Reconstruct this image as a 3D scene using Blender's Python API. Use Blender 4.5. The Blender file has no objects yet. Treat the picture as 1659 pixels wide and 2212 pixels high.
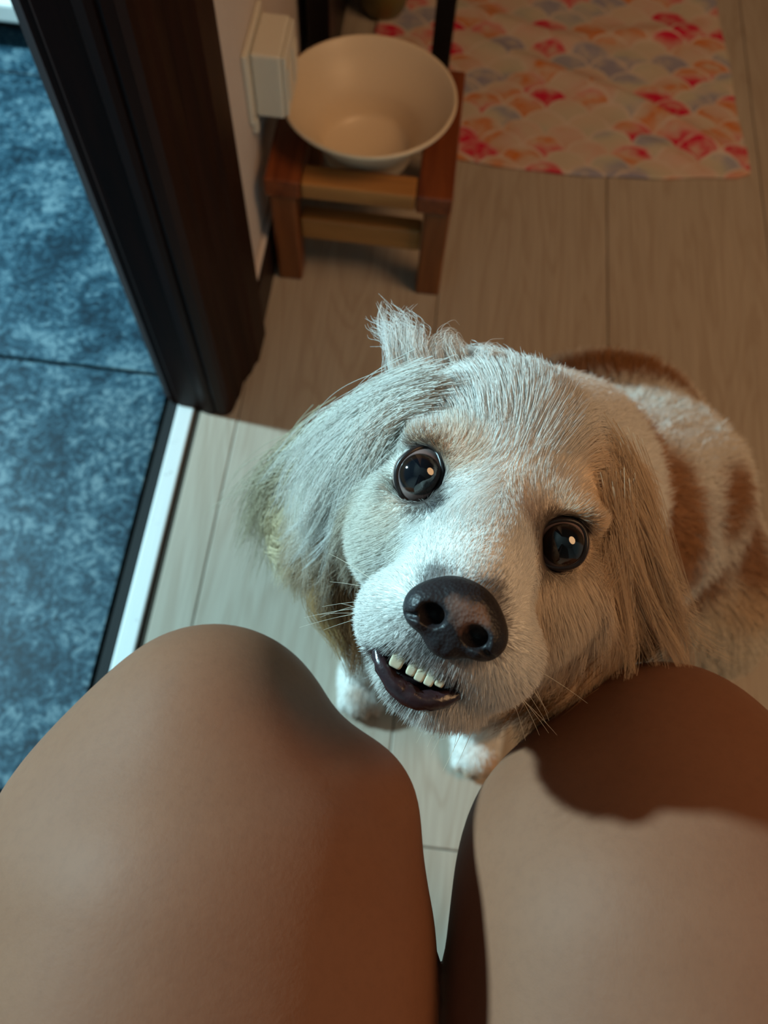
import bpy, bmesh, math, random
import numpy as np
from mathutils import Matrix, Vector
from mathutils.kdtree import KDTree

random.seed(7)
rng = np.random.default_rng(7)
scene = bpy.context.scene
COL = scene.collection

# ------------------------------------------------------------------ camera
F_PX, CX, CY, CAM_H = 1704.0, 829.5, 1106.0, 0.8
def nrm(v):
    v = np.asarray(v, float)
    return v / np.linalg.norm(v)
_z = -nrm([-75, -764, -F_PX])
_y = np.array([460, 3756, -F_PX]); _y = nrm(_y - _z * np.dot(_y, _z))
_x = np.cross(_y, _z)
CR = np.array([_x, _y, _z])
CAM = np.array([0, 0, CAM_H])
def ray(px, py): return CR @ np.array([px - CX, -(py - CY), -F_PX]) / F_PX
def at_z(px, py, z=0.0):
    r = ray(px, py); return CAM + r * (z - CAM_H) / r[2]
def at_depth(px, py, d): return CAM + d * ray(px, py)

cam_data = bpy.data.cameras.new('camera')
cam = bpy.data.objects.new('camera', cam_data); COL.objects.link(cam)
m = Matrix([list(r) for r in CR]).to_4x4(); m.translation = CAM
cam.matrix_world = m
cam_data.sensor_fit = 'HORIZONTAL'; cam_data.sensor_width = 36.0
cam_data.lens = 36.0 * F_PX / 1659.0
cam_data.clip_start = 0.01
cam_data.dof.use_dof = True
cam_data.dof.focus_distance = 0.285
cam_data.dof.aperture_fstop = cam_data.lens / 2.7
scene.camera = cam

# ------------------------------------------------------------------ light
scene.view_settings.view_transform = 'Standard'
scene.view_settings.look = 'None'
scene.view_settings.exposure = 0.0
scene.view_settings.gamma = 1.0
scene.view_settings.use_curve_mapping = False
scene.cycles.use_denoising = True
scene.cycles.adaptive_threshold = 0.02; scene.cycles.max_bounces = 5; scene.cycles.diffuse_bounces = 3; scene.cycles.glossy_bounces = 3; scene.cycles.transmission_bounces = 5
world = bpy.data.worlds.new('world'); scene.world = world
world.use_nodes = True
world.node_tree.nodes['Background'].inputs[0].default_value = (1.0, 0.72, 0.5, 1)
world.node_tree.nodes['Background'].inputs[1].default_value = 0.03

def area_light(name, loc, target, size, power, color):
    L = bpy.data.lights.new(name, 'AREA'); L.shape = 'DISK'
    L.size = size; L.energy = power; L.color = color
    o = bpy.data.objects.new(name, L); COL.objects.link(o)
    o.location = loc
    o.rotation_euler = (Vector(target) - Vector(loc)).to_track_quat('-Z', 'Y').to_euler()
    return o
# cool lamp of the tiled room, warm lamp of the wood-floored room
area_light('cool_wall_lamp', (-1.95, 0.66, 1.34), (0, 0.2, 0.3), 0.15, 94, (0.52, 0.89, 1.0))
area_light('warm_room_lamp', (1.05, 0.20, 1.75), (0.85, 1.0, 0.0), 0.9, 13.5, (1.0, 0.58, 0.28))

# ------------------------------------------------------------------ helpers
def setp(o, label=None, cat=None, kind=None, group=None):
    if label: o['label'] = label
    if cat: o['category'] = cat
    if kind: o['kind'] = kind
    if group: o['group'] = group
    return o
def link(name, mesh, mat=None, parent=None):
    o = bpy.data.objects.new(name, mesh); COL.objects.link(o)
    if mat is not None and len(mesh.materials) == 0: mesh.materials.append(mat)
    if parent is not None: o.parent = parent
    return o
def empty(name, loc=(0, 0, 0)):
    o = bpy.data.objects.new(name, None); COL.objects.link(o); o.location = loc
    return o
def mesh_from(name, v, f, smooth=False):
    me = bpy.data.meshes.new(name)
    me.from_pydata([tuple(map(float, p)) for p in v], [], [tuple(int(i) for i in q) for q in f])
    if smooth: me.polygons.foreach_set('use_smooth', [True] * len(me.polygons))
    me.update()
    return me
def box_mesh(name, lo, hi, bevel=0.0, seg=2):
    bm = bmesh.new()
    bmesh.ops.create_cube(bm, size=1)
    lo, hi = np.array(lo, float), np.array(hi, float)
    for v in bm.verts:
        v.co = Vector((lo + hi) / 2) + Vector((v.co.x * (hi - lo)[0], v.co.y * (hi - lo)[1], v.co.z * (hi - lo)[2]))
    if bevel > 0:
        bmesh.ops.bevel(bm, geom=list(bm.edges), offset=bevel, segments=seg, affect='EDGES', profile=0.5)
    me = bpy.data.meshes.new(name); bm.to_mesh(me); bm.free()
    return me
def box(name, lo, hi, mat, parent=None, bevel=0.0, seg=2):
    return link(name, box_mesh(name, lo, hi, bevel, seg), mat, parent)
def lathe_mesh(name, prof, n=64, center=(0, 0, 0), closed=True):
    v, f = [], []
    for (r, z) in prof:
        for i in range(n):
            a = 2 * math.pi * i / n
            v.append((center[0] + r * math.cos(a), center[1] + r * math.sin(a), center[2] + z))
    m_ = len(prof)
    for j in range(m_ - 1):
        for i in range(n):
            f.append((j * n + i, j * n + (i + 1) % n, (j + 1) * n + (i + 1) % n, (j + 1) * n + i))
    if closed:
        f.append(tuple(range(n - 1, -1, -1))); f.append(tuple((m_ - 1) * n + i for i in range(n)))
    return mesh_from(name, v, f, True)
def prism_mesh(name, poly, z0, z1):
    n = len(poly)
    v = [(x, y, z0) for x, y in poly] + [(x, y, z1) for x, y in poly]
    f = [(i, (i + 1) % n, n + (i + 1) % n, n + i) for i in range(n)]
    f += [tuple(range(n - 1, -1, -1)), tuple(range(n, 2 * n))]
    return mesh_from(name, v, f)
def tube_mesh(name, pts, rad, n=10, caps=True):
    pts = np.array(pts, float); rad = np.broadcast_to(np.array(rad, float), (len(pts),))
    T = np.gradient(pts, axis=0); T /= np.linalg.norm(T, axis=1)[:, None]
    ref = np.array([0.13, 0.31, 0.94]); v, f = [], []
    for p, t, r in zip(pts, T, rad):
        a = np.cross(t, ref); a /= np.linalg.norm(a); b = np.cross(t, a)
        for i in range(n):
            th = 2 * math.pi * i / n
            v.append(p + r * (math.cos(th) * a + math.sin(th) * b))
    for j in range(len(pts) - 1):
        for i in range(n):
            f.append((j * n + i, j * n + (i + 1) % n, (j + 1) * n + (i + 1) % n, (j + 1) * n + i))
    if caps:
        f.append(tuple(range(n - 1, -1, -1))); f.append(tuple((len(pts) - 1) * n + i for i in range(n)))
    return mesh_from(name, v, f, True)

# ------------------------------------------------------------------ node materials
class NT:
    def __init__(self, name):
        self.mat = bpy.data.materials.new(name); self.mat.use_nodes = True
        self.t = self.mat.node_tree
        self.b = self.t.nodes['Principled BSDF']; self.out = self.t.nodes['Material Output']
    def n(self, typ, **kw):
        nd = self.t.nodes.new(typ)
        for k, v in kw.items(): setattr(nd, k, v)
        return nd
    def l(self, a, b): self.t.links.new(a, b)
    def put(self, sock, v):
        if isinstance(v, bpy.types.NodeSocket): self.l(v, sock)
        else: sock.default_value = v
    def math(self, op, a, b=0.0, c=0.0):
        nd = self.n('ShaderNodeMath', operation=op)
        self.put(nd.inputs[0], a); self.put(nd.inputs[1], b); self.put(nd.inputs[2], c)
        return nd.outputs[0]
    def coord(self, which='Object'): return self.n('ShaderNodeTexCoord').outputs[which]
    def mapping(self, vec, scale=(1, 1, 1), loc=(0, 0, 0), rot=(0, 0, 0)):
        nd = self.n('ShaderNodeMapping'); self.l(vec, nd.inputs[0])
        self.put(nd.inputs[1], loc); nd.inputs[2].default_value = rot; nd.inputs[3].default_value = scale
        return nd.outputs[0]
    def noise(self, vec, scale, detail=4, rough=0.5, dist=0.0):
        nd = self.n('ShaderNodeTexNoise'); self.l(vec, nd.inputs['Vector'])
        nd.inputs['Scale'].default_value = scale; nd.inputs['Detail'].default_value = detail
        nd.inputs['Roughness'].default_value = rough; nd.inputs['Distortion'].default_value = dist
        return nd.outputs
    def ramp(self, fac, stops, interp='LINEAR'):
        nd = self.n('ShaderNodeValToRGB'); self.put(nd.inputs[0], fac)
        cr = nd.color_ramp; cr.interpolation = interp
        while len(cr.elements) < len(stops): cr.elements.new(0.5)
        for e, (p, c) in zip(cr.elements, stops):
            e.position = p; e.color = tuple(c) + (1,) if len(c) == 3 else c
        return nd.outputs[0]
    def mix(self, fac, a, b, blend='MIX'):
        nd = self.n('ShaderNodeMix', data_type='RGBA', blend_type=blend)
        self.put(nd.inputs[0], fac)
        for s, v in ((nd.inputs[6], a), (nd.inputs[7], b)):
            if isinstance(v, tuple) and len(v) == 3: v = v + (1,)
            self.put(s, v)
        return nd.outputs[2]
    def bump(self, h, strength=0.2, dist=0.001):
        nd = self.n('ShaderNodeBump'); nd.inputs['Strength'].default_value = strength
        nd.inputs['Distance'].default_value = dist; self.l(h, nd.inputs['Height'])
        self.l(nd.outputs[0], self.b.inputs['Normal'])
    def set(self, color=None, rough=None, spec=None, metal=None, coat=None):
        if color is not None:
            if isinstance(color, tuple) and len(color) == 3: color = color + (1,)
            self.put(self.b.inputs['Base Color'], color)
        if rough is not None: self.put(self.b.inputs['Roughness'], rough)
        if spec is not None: self.put(self.b.inputs['Specular IOR Level'], spec)
        if metal is not None: self.put(self.b.inputs['Metallic'], metal)
        if coat is not None: self.put(self.b.inputs['Coat Weight'], coat)
        return self.mat

def mat_plain(name, color, rough=0.5, spec=0.4, metal=0.0, var=0.12, scale=40):
    k = NT(name); nz = k.noise(k.coord(), scale, 3)[0]
    c = k.mix(nz, tuple(x * (1 - var) for x in color), tuple(min(1, x * (1 + var)) for x in color))
    return k.set(c, rough, spec, metal)
def mat_plank():
    k = NT('oak_laminate')
    oi = k.n('ShaderNodeObjectInfo')
    off = k.n('ShaderNodeCombineXYZ'); k.l(k.math('MULTIPLY', oi.outputs['Random'], 13.0), off.inputs[0]); k.l(k.math('MULTIPLY', oi.outputs['Random'], 31.0), off.inputs[1])
    v = k.mapping(k.coord(), (1, 1, 1), off.outputs[0])
    fine = k.noise(k.mapping(v, (260, 6, 1)), 1.0, 5, 0.65)[0]
    rings = k.noise(k.mapping(v, (14, 1.6, 1)), 1.0, 3, 0.5, 1.6)[0]
    lines = k.math('SINE', k.math('MULTIPLY', rings, 46.0))
    lines = k.math('MULTIPLY_ADD', lines, 0.5, 0.5)
    broad = k.noise(k.mapping(v, (3, 1, 1)), 1.5, 2)[0]
    c = k.ramp(fine, [(0.25, (0.37, 0.31, 0.25)), (0.75, (0.50, 0.435, 0.36))])
    c = k.mix(k.math('MULTIPLY', k.math('POWER', lines, 3.0), 0.30), c, (0.27, 0.185, 0.125))
    c = k.mix(k.math('MULTIPLY', broad, 0.25), c, (0.36, 0.28, 0.22))
    k.bump(fine, 0.15, 0.0004)
    return k.set(c, 0.42, 0.35)
def mat_tile():
    k = NT('blue_grey_marble'); v = k.coord()
    oi = k.n('ShaderNodeObjectInfo')
    off = k.n('ShaderNodeCombineXYZ'); k.l(k.math('MULTIPLY', oi.outputs['Random'], 17.0), off.inputs[0])
    v = k.mapping(v, (1, 1, 1), off.outputs[0])
    a = k.noise(v, 12, 5, 0.62, 0.8)[0]; b = k.noise(v, 48, 5, 0.74, 2.2)[0]; c_ = k.noise(v, 170, 3, 0.6)[0]
    h = k.math('ADD', k.math('MULTIPLY', a, 0.38), k.math('ADD', k.math('MULTIPLY', b, 0.60), k.math('MULTIPLY', c_, 0.22)))
    c = k.ramp(h, [(0.49, (0.004, 0.016, 0.028)), (0.57, (0.011, 0.042, 0.068)), (0.63, (0.038, 0.098, 0.140)), (0.70, (0.14, 0.22, 0.26))])
    return k.set(c, 0.45, 0.3)
def mat_wood(name, dark, mid, rough=0.4, axis=2, spec=0.4):
    k = NT(name); v = k.coord()
    sc = [60, 60, 60]; sc[axis] = 5
    a = k.noise(k.mapping(v, tuple(sc)), 1.0, 5, 0.6, 0.6)[0]
    c = k.ramp(a, [(0.3, dark), (0.7, mid)])
    k.bump(a, 0.15, 0.0005)
    return k.set(c, rough, spec)
M_PLANK, M_TILE = mat_plank(), mat_tile()
M_GROUT = mat_plain('grout', (0.02, 0.03, 0.035), 0.8)
M_SUB = mat_plain('dark_joint', (0.05, 0.04, 0.03), 0.9)
M_JAMB = mat_wood('dark_stained_wood', (0.010, 0.0030, 0.0020), (0.024, 0.0070, 0.0040), 0.5, 2, 0.12)
M_BASE = mat_wood('dark_baseboard_wood', (0.012, 0.005, 0.004), (0.02, 0.008, 0.006), 0.45, 1)
M_WALL = NT('painted_plaster')
_w = M_WALL.noise(M_WALL.coord(), 90, 4)[0]; M_WALL.bump(_w, 0.12, 0.0008)
M_WALL = M_WALL.set(M_WALL.mix(_w, (0.60, 0.52, 0.49), (0.66, 0.58, 0.54)), 0.7, 0.2)
M_WHITE = mat_plain('ceiling_paint', (0.26, 0.245, 0.23), 0.8, 0.2)
M_LEDGE = mat_plain('white_ledge_paint', (0.75, 0.74, 0.72), 0.6, 0.3)
M_METAL = NT('brushed_aluminium_strip')
_v = M_METAL.coord(); _n1 = M_METAL.noise(M_METAL.mapping(_v, (400, 8, 1)), 1, 3)[0]; _n2 = M_METAL.noise(_v, 38, 4, 0.7)[0]
_c = M_METAL.mix(_n1, (0.66, 0.69, 0.70), (0.78, 0.80, 0.80))
_c = M_METAL.mix(M_METAL.ramp(_n2, [(0.64, (0, 0, 0)), (0.70, (0.7, 0.7, 0.7))]), _c, (0.36, 0.36, 0.35))
M_METAL = M_METAL.set(_c, 0.5, 0.5, 0.15)
M_BLACK = mat_plain('black_lacquer', (0.006, 0.004, 0.004), 0.4)
M_RUBBER = mat_plain('black_seal', (0.004, 0.006, 0.008), 0.7)
M_CREAM = mat_plain('cream_plastic', (0.72, 0.58, 0.42), 0.38, 0.5, 0, 0.03, 300)
M_OUTLET = mat_plain('ivory_plastic', (0.70, 0.66, 0.58), 0.35, 0.5, 0, 0.03, 200)
M_OLIVE = mat_plain('olive_glaze', (0.16, 0.13, 0.035), 0.35, 0.5, 0, 0.2, 60)
M_POTRIM = mat_plain('pale_glaze', (0.5, 0.5, 0.36), 0.35)
M_STOOLS = [mat_wood('acacia_wood_%d' % i, d, m_, 0.35, ax) for i, (d, m_, ax) in enumerate([
    ((0.11, 0.022, 0.007), (0.25, 0.065, 0.018), 1), ((0.26, 0.10, 0.026), (0.46, 0.21, 0.06), 0),
    ((0.13, 0.036, 0.012), (0.28, 0.095, 0.03), 2), ((0.28, 0.115, 0.03), (0.44, 0.20, 0.06), 0)])]

# ------------------------------------------------------------------ room shell
WX = -0.195                      # face of the partition wall
SEAM0, PW = -0.190, 0.2172
floor = box('floor', (WX - 0.05, -1.4, -0.02), (2.2, 2.4, -0.0045), M_SUB); setp(floor, 'pale oak laminate plank floor', kind='structure')
def plank_mesh(w, l):
    return box_mesh('plank', (0, 0, -0.004), (w, l, 0), 0.0011, 1)
ends = {0: [-1.4, -0.62, 0.9, 2.4], 1: [-1.4, -0.25, 1.27, 2.4], 2: [-1.4, 0.024, 1.55, 2.4], 3: [-1.4, 0.25, 1.77, 2.4], 4: [-1.4, -0.1, 1.42, 2.4]}
row = 0
x = SEAM0 - PW
while x < 2.1:
    x0 = max(x, -0.2345); x1 = x + PW
    es = ends[min(row, 4)] if row < 5 else sorted([-1.4, random.uniform(-1, 0), random.uniform(0.4, 1.4), 2.4])
    # the row between the seams at 0.027 and 0.244 shows a butt joint between the knees
    for a, b in zip(es[:-1], es[1:]):
        o = link('plank', plank_mesh(x1 - x0 - 0.0009, b - a - 0.0009), M_PLANK, floor)
        o.location = (x0, a, 0)
    x = x1; row += 1
tfloor = box('floor_tiled', (-2.6, -1.4, -0.02), (-0.2735, 2.4, -0.006), M_GROUT); setp(tfloor, 'blue-grey marbled tile floor beyond the doorway', kind='structure')
TS = 0.4775
ty0 = 0.504 - 4 * TS
for i in range(5):
    for j in range(8):
        xa = -0.2745 - (i + 1) * TS; ya = ty0 + j * TS
        o = link('tile', box_mesh('tile', (0, 0, -0.006), (TS - 0.004, TS - 0.004, 0), 0.001, 1), M_TILE, tfloor)
        o.location = (xa, ya + 0.002, 0)
strip = box('trim_1', (-0.2615, -1.0, -0.004), (-0.2425, 0.47, 0.003), M_METAL, None, 0.0012); setp(strip, 'bright aluminium threshold strip between tiles and planks', kind='structure')
seal = box('trim_2', (-0.2735, -1.0, -0.004), (-0.2622, 0.47, 0.0022), M_RUBBER); setp(seal, 'black seal beside the threshold strip', kind='structure')
gap = box('trim_3', (-0.2418, -1.0, -0.004), (-0.2350, 0.47, -0.0012), M_SUB); setp(gap, 'dark joint beside the threshold strip', kind='structure')

wall = box('wall_left', (-0.281, 0.50, 0), (WX, 2.4, 2.4), M_WALL); setp(wall, 'pinkish painted partition wall beside the doorway', kind='structure')
wall2 = box('wall_left_rear', (-0.281, -1.4, 0), (WX, -0.62, 2.4), M_WALL); setp(wall2, 'painted wall on the near side of the doorway', kind='structure')
# jamb and architrave: an extruded moulding profile
prof = [(-0.283, 0.56), (-0.283, 0.482), (-0.280, 0.476), (-0.268, 0.4655), (-0.262, 0.4655), (-0.2595, 0.463), (-0.233, 0.4625), (-0.231, 0.4595), (-0.223, 0.4575), (-0.2175, 0.4585), (-0.2165, 0.4605),
        (-0.212, 0.4575), (-0.2035, 0.4590), (-0.1985, 0.4640), (-0.1965, 0.4720), (-0.1955, 0.4800), (-0.1930, 0.4880), (-0.1925, 0.506),
        (-0.1900, 0.5120), (-0.1855, 0.5220), (-0.1835, 0.5330), (-0.1800, 0.5400), (-0.1790, 0.5800), (-0.1810, 0.5880), (-0.1850, 0.5905), (-0.194, 0.5905), (-0.194, 0.56)]
jamb = link('door_1', prism_mesh('door_jamb', prof[::-1] if False else prof, 0, 2.1), M_JAMB)
setp(jamb, 'very dark stained wooden door jamb with moulded casing', kind='structure')
prof2 = [(-0.283, -0.64), (-0.283, -0.60), (-0.27, -0.585), (-0.21, -0.58), (-0.19, -0.60), (-0.18, -0.66), (-0.18, -0.71), (-0.194, -0.715)]
j2 = link('door_2', prism_mesh('door_jamb', prof2, 0, 2.1), M_JAMB); setp(j2, 'matching dark door jamb on the near side', kind='structure')
bb = link('baseboard_left', prism_mesh('baseboard', [(WX, 0.5905), (-0.1835, 0.5905), (-0.1835, 2.4), (WX, 2.4)], 0, 0.058), M_BASE); setp(bb, 'dark wooden baseboard along the partition wall', kind='structure')
caulk = box('trim_4', (WX, 0.5905, 0.058), (-0.1875, 2.4, 0.0635), M_WALL, None, 0.002); setp(caulk, 'painted bead on top of the baseboard', kind='structure')
# low step with a white ledge at the far side of the tiled room
sill = box('white_ledge', (-1.6, 1.02, 0.047), (-0.285, 1.20, 0.075), M_LEDGE, None, 0.004)
setp(sill, 'white ledge at the far edge of the blue tiles', 'ledge')
kick = box('plinth', (-1.6, 1.075, 0.0), (-0.285, 1.19, 0.047), M_RUBBER, sill)
# unseen remainder of the rooms, so that light bounces as it would there
for nm, lo, hi in (('ceiling', (-2.6, -1.4, 2.4), (2.2, 2.4, 2.45)), ('wall_right', (2.2, -1.4, 0), (2.25, 2.4, 2.4)),
                   ('wall_far', (-2.6, 2.4, 0), (2.2, 2.45, 2.4)), ('wall_near', (-2.6, -1.45, 0), (2.2, -1.4, 2.4)),
                   ('wall_tiled_room', (-2.65, -1.4, 0), (-2.6, 2.4, 2.4))):
    setp(box(nm, lo, hi, M_WHITE), nm.replace('_', ' ') + ' of plain pale paint', kind='structure')

# ------------------------------------------------------------------ slatted stool for the bowl
st = empty('feeding_stool', (-0.078, 0.767, 0)); setp(st, 'small reddish-brown wooden stool carrying the cream bowl', 'stool')
def sbox(name, lo, hi, mat, bevel=0.003):
    c = np.array([-0.078, 0.767, 0.0])
    return box(name, np.array(lo) - c, np.array(hi) - c, mat, st, bevel)
SX0, SX1, SY0, SY1 = -0.181, 0.027, 0.664, 0.872
for (xa, mt) in ((-0.177, 2), (-0.003, 2)):
    for ya in (0.668, 0.838):
        sbox('leg', (xa, ya, 0), (xa + 0.030, ya + 0.030, 0.137), M_STOOLS[mt])
sbox('top_side_rail', (SX0, SY0, 0.1375), (SX0 + 0.040, SY1, 0.162), M_STOOLS[0])
sbox('top_side_rail', (SX1 - 0.040, SY0, 0.1375), (SX1, SY1, 0.162), M_STOOLS[0])
sbox('top_end_rail', (SX0 + 0.0405, SY0 + 0.001, 0.139), (SX1 - 0.0405, SY0 + 0.032, 0.1605), M_STOOLS[1])
sbox('top_end_rail', (SX0 + 0.0405, SY1 - 0.030, 0.139), (SX1 - 0.0405, SY1 - 0.001, 0.1605), M_STOOLS[1])
sbox('stretcher', (-0.1465, 0.680, 0.062), (-0.0035, 0.702, 0.094), M_STOOLS[3])
sbox('stretcher', (-0.1465, 0.846, 0.062), (-0.0035, 0.866, 0.094), M_STOOLS[3])
bowl_c = (-0.077, 0.7595, 0.0)
bowl = link('pet_bowl', lathe_mesh('bowl', [(0.0, 0.126), (0.046, 0.126), (0.050, 0.128), (0.0545, 0.140), (0.0590, 0.1585), (0.0635, 0.166), (0.0800, 0.186), (0.0915, 0.1990), (0.0955, 0.2015), (0.0965, 0.2035), (0.0960, 0.2060),
    (0.0940, 0.2068), (0.0920, 0.2050), (0.0865, 0.1955), (0.0740, 0.1815), (0.0625, 0.1680), (0.0570, 0.1595), (0.0520, 0.1420), (0.0470, 0.1330), (0.0, 0.1310)], 96, (0, 0, 0), False), M_CREAM)
bowl.location = bowl_c; setp(bowl, 'cream plastic pet bowl set into the wooden stool', 'bowl')

# ------------------------------------------------------------------ wall socket with adaptor
so = empty('wall_socket', (WX, 0.7315, 0.246)); setp(so, 'ivory surface-mounted socket box on the wall above the bowl', 'socket')
box('back_plate', (0, -0.0435, -0.038), (0.006, 0.0435, 0.039), M_OUTLET, so, 0.002)
box('front_box', (0.0062, -0.0315, -0.036), (0.0365, 0.0335, 0.034), M_OUTLET, so, 0.003)
cv = box('cover', (0.0367, -0.029, -0.034), (0.0405, 0.031, 0.032), M_OUTLET, so, 0.0015)
for yy in (-0.014, 0.016):
    box('switch', (0.0406, yy - 0.009, -0.020), (0.0425, yy + 0.009, 0.016), M_OUTLET, cv, 0.0008)
box('cable_stub', (0.0, -0.034, -0.056), (0.007, -0.022, -0.0385), M_OUTLET, so, 0.002)

# ------------------------------------------------------------------ black side table behind the stool, olive pot under it
tb = empty('side_table', (-0.09, 1.06, 0)); setp(tb, 'black side table with slim square legs behind the stool', 'table')
def tbox(nm, lo, hi):
    c = np.array([-0.09, 1.06, 0.0]); return box(nm, np.array(lo) - c, np.array(hi) - c, M_BLACK, tb, 0.002)
PL = at_z(934, 280); PB = at_z(696, 235)
tbox('leg', (PL[0] - 0.0125, PL[1] - 0.0125, 0), (PL[0] + 0.0125, PL[1] + 0.0125, 0.55))
tbox('leg', (-0.1815, PB[1] - 0.006, 0), (-0.1815 + 0.030, PB[1] + 0.030, 0.55))
tbox('leg', (-0.1815, 1.36, 0), (-0.1515, 1.39, 0.55))
tbox('leg', (PL[0] - 0.0125, 1.36, 0), (PL[0] + 0.0125, 1.385, 0.55))
tbox('side_panel', (-0.1815, PB[1] + 0.032, 0.02), (-0.1565, 1.358, 0.55))
tbox('top', (-0.1815, PB[1] - 0.01, 0.552), (PL[0] + 0.0165, 1.395, 0.575))
pot_c = at_z(798, 62, 0.0)
pot = empty('pot', (-0.104, pot_c[1] + 0.045, 0)); setp(pot, 'olive-green glazed pot with pale rim under the black table', 'pot')
link('pot_body', lathe_mesh('pot_body', [(0, 0.0), (0.026, 0.0), (0.034, 0.012), (0.042, 0.045), (0.044, 0.07), (0.041, 0.07), (0.037, 0.03), (0, 0.02)], 40, (0, 0, 0), False), M_OLIVE, pot)
link('pot_rim', lathe_mesh('pot_rim', [(0.0415, 0.0705), (0.0465, 0.0705), (0.048, 0.078), (0.044, 0.081), (0.0405, 0.078), (0.0415, 0.0705)], 40, (0, 0, 0), False), M_POTRIM, pot)

# ------------------------------------------------------------------ fish-scale mat
def mat_scales():
    k = NT('fish_scale_print'); v = k.coord()
    warp = k.noise(v, 9, 2)
    sep = k.n('ShaderNodeSeparateXYZ'); k.l(v, sep.inputs[0])
    W, Hh = 0.062, 0.0255
    u = k.math('MULTIPLY_ADD', k.math('SUBTRACT', warp[0], 0.5), 0.010, sep.outputs[0])
    w_ = k.math('MULTIPLY_ADD', k.math('SUBTRACT', warp[0], 0.5), 0.012, sep.outputs[1])
    r0 = k.math('FLOOR', k.math('DIVIDE', w_, Hh))
    res = None
    cands = []
    for dk in (-1, 0, 1):
        rk = k.math('ADD', r0, float(dk))
        half = k.math('MULTIPLY', k.math('PINGPONG', rk, 1.0), 0.5)
        uu = k.math('SUBTRACT', k.math('DIVIDE', u, W), half)
        ci = k.math('ROUND', uu)
        dx = k.math('MULTIPLY', k.math('SUBTRACT', uu, ci), W)
        dy = k.math('MULTIPLY', k.math('SUBTRACT', w_, k.math('MULTIPLY', rk, Hh)), 1.02)
        d = k.math('SQRT', k.math('ADD', k.math('MULTIPLY', dx, dx), k.math('MULTIPLY', dy, dy)))
        cands.append((k.math('DIVIDE', d, W * 0.515), ci, rk))
    # lower rows lie on top
    dist, ci, rk = cands[2]
    for d, c2, r2 in (cands[1], cands[0]):
        inside = k.math('LESS_THAN', d, 1.0)
        def sel(a, b):
            return k.math('ADD', k.math('MULTIPLY', inside, a), k.math('MULTIPLY', k.math('SUBTRACT', 1.0, inside), b))
        dist, ci, rk = sel(d, dist), sel(c2, ci), sel(r2, rk)
    idv = k.n('ShaderNodeCombineXYZ'); k.l(ci, idv.inputs[0]); k.l(rk, idv.inputs[1])
    wn = k.n('ShaderNodeTexWhiteNoise', noise_dimensions='2D'); k.l(idv.outputs[0], wn.inputs['Vector'])
    big = k.noise(k.mapping(v, (1, 1.7, 1), (3.3, 1.2, 0)), 7.5, 1.5, 0.5)[0]
    sel_ = k.math('ADD', k.math('MULTIPLY', k.math('SUBTRACT', big, 0.5), 1.2), k.math('MULTIPLY_ADD', wn.outputs['Value'], 0.86, 0.03))
    col = k.ramp(sel_, [(0.0, (0.30, 0.28, 0.36)), (0.16, (0.34, 0.33, 0.38)), (0.24, (0.50, 0.46, 0.36)), (0.42, (0.58, 0.45, 0.35)), (0.52, (0.60, 0.40, 0.33)), (0.62, (0.56, 0.34, 0.24)),
                         (0.66, (0.60, 0.17, 0.03)), (0.71, (0.60, 0.30, 0.18)), (0.78, (0.62, 0.27, 0.23)), (0.86, (0.60, 0.010, 0.05))])
    wash = k.noise(v, 42, 3, 0.6)[0]
    col = k.mix(k.ramp(wash, [(0.46, (0, 0, 0)), (0.70, (0.75, 0.75, 0.75))]), col, (0.58, 0.47, 0.37))
    line = k.ramp(dist, [(0.84, (0, 0, 0)), (0.90, (1, 1, 1)), (1.0, (1, 1, 1))])
    lw = k.noise(v, 26, 2)[0]
    line = k.math('MULTIPLY', line, k.ramp(lw, [(0.34, (0.3, 0.3, 0.3)), (0.55, (0.9, 0.9, 0.9))]))
    col = k.mix(line, col, (0.64, 0.52, 0.45))
    weave = k.noise(v, 900, 2)[0]; k.bump(weave, 0.2, 0.0004)
    return k.set(col, 0.75, 0.2)
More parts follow.
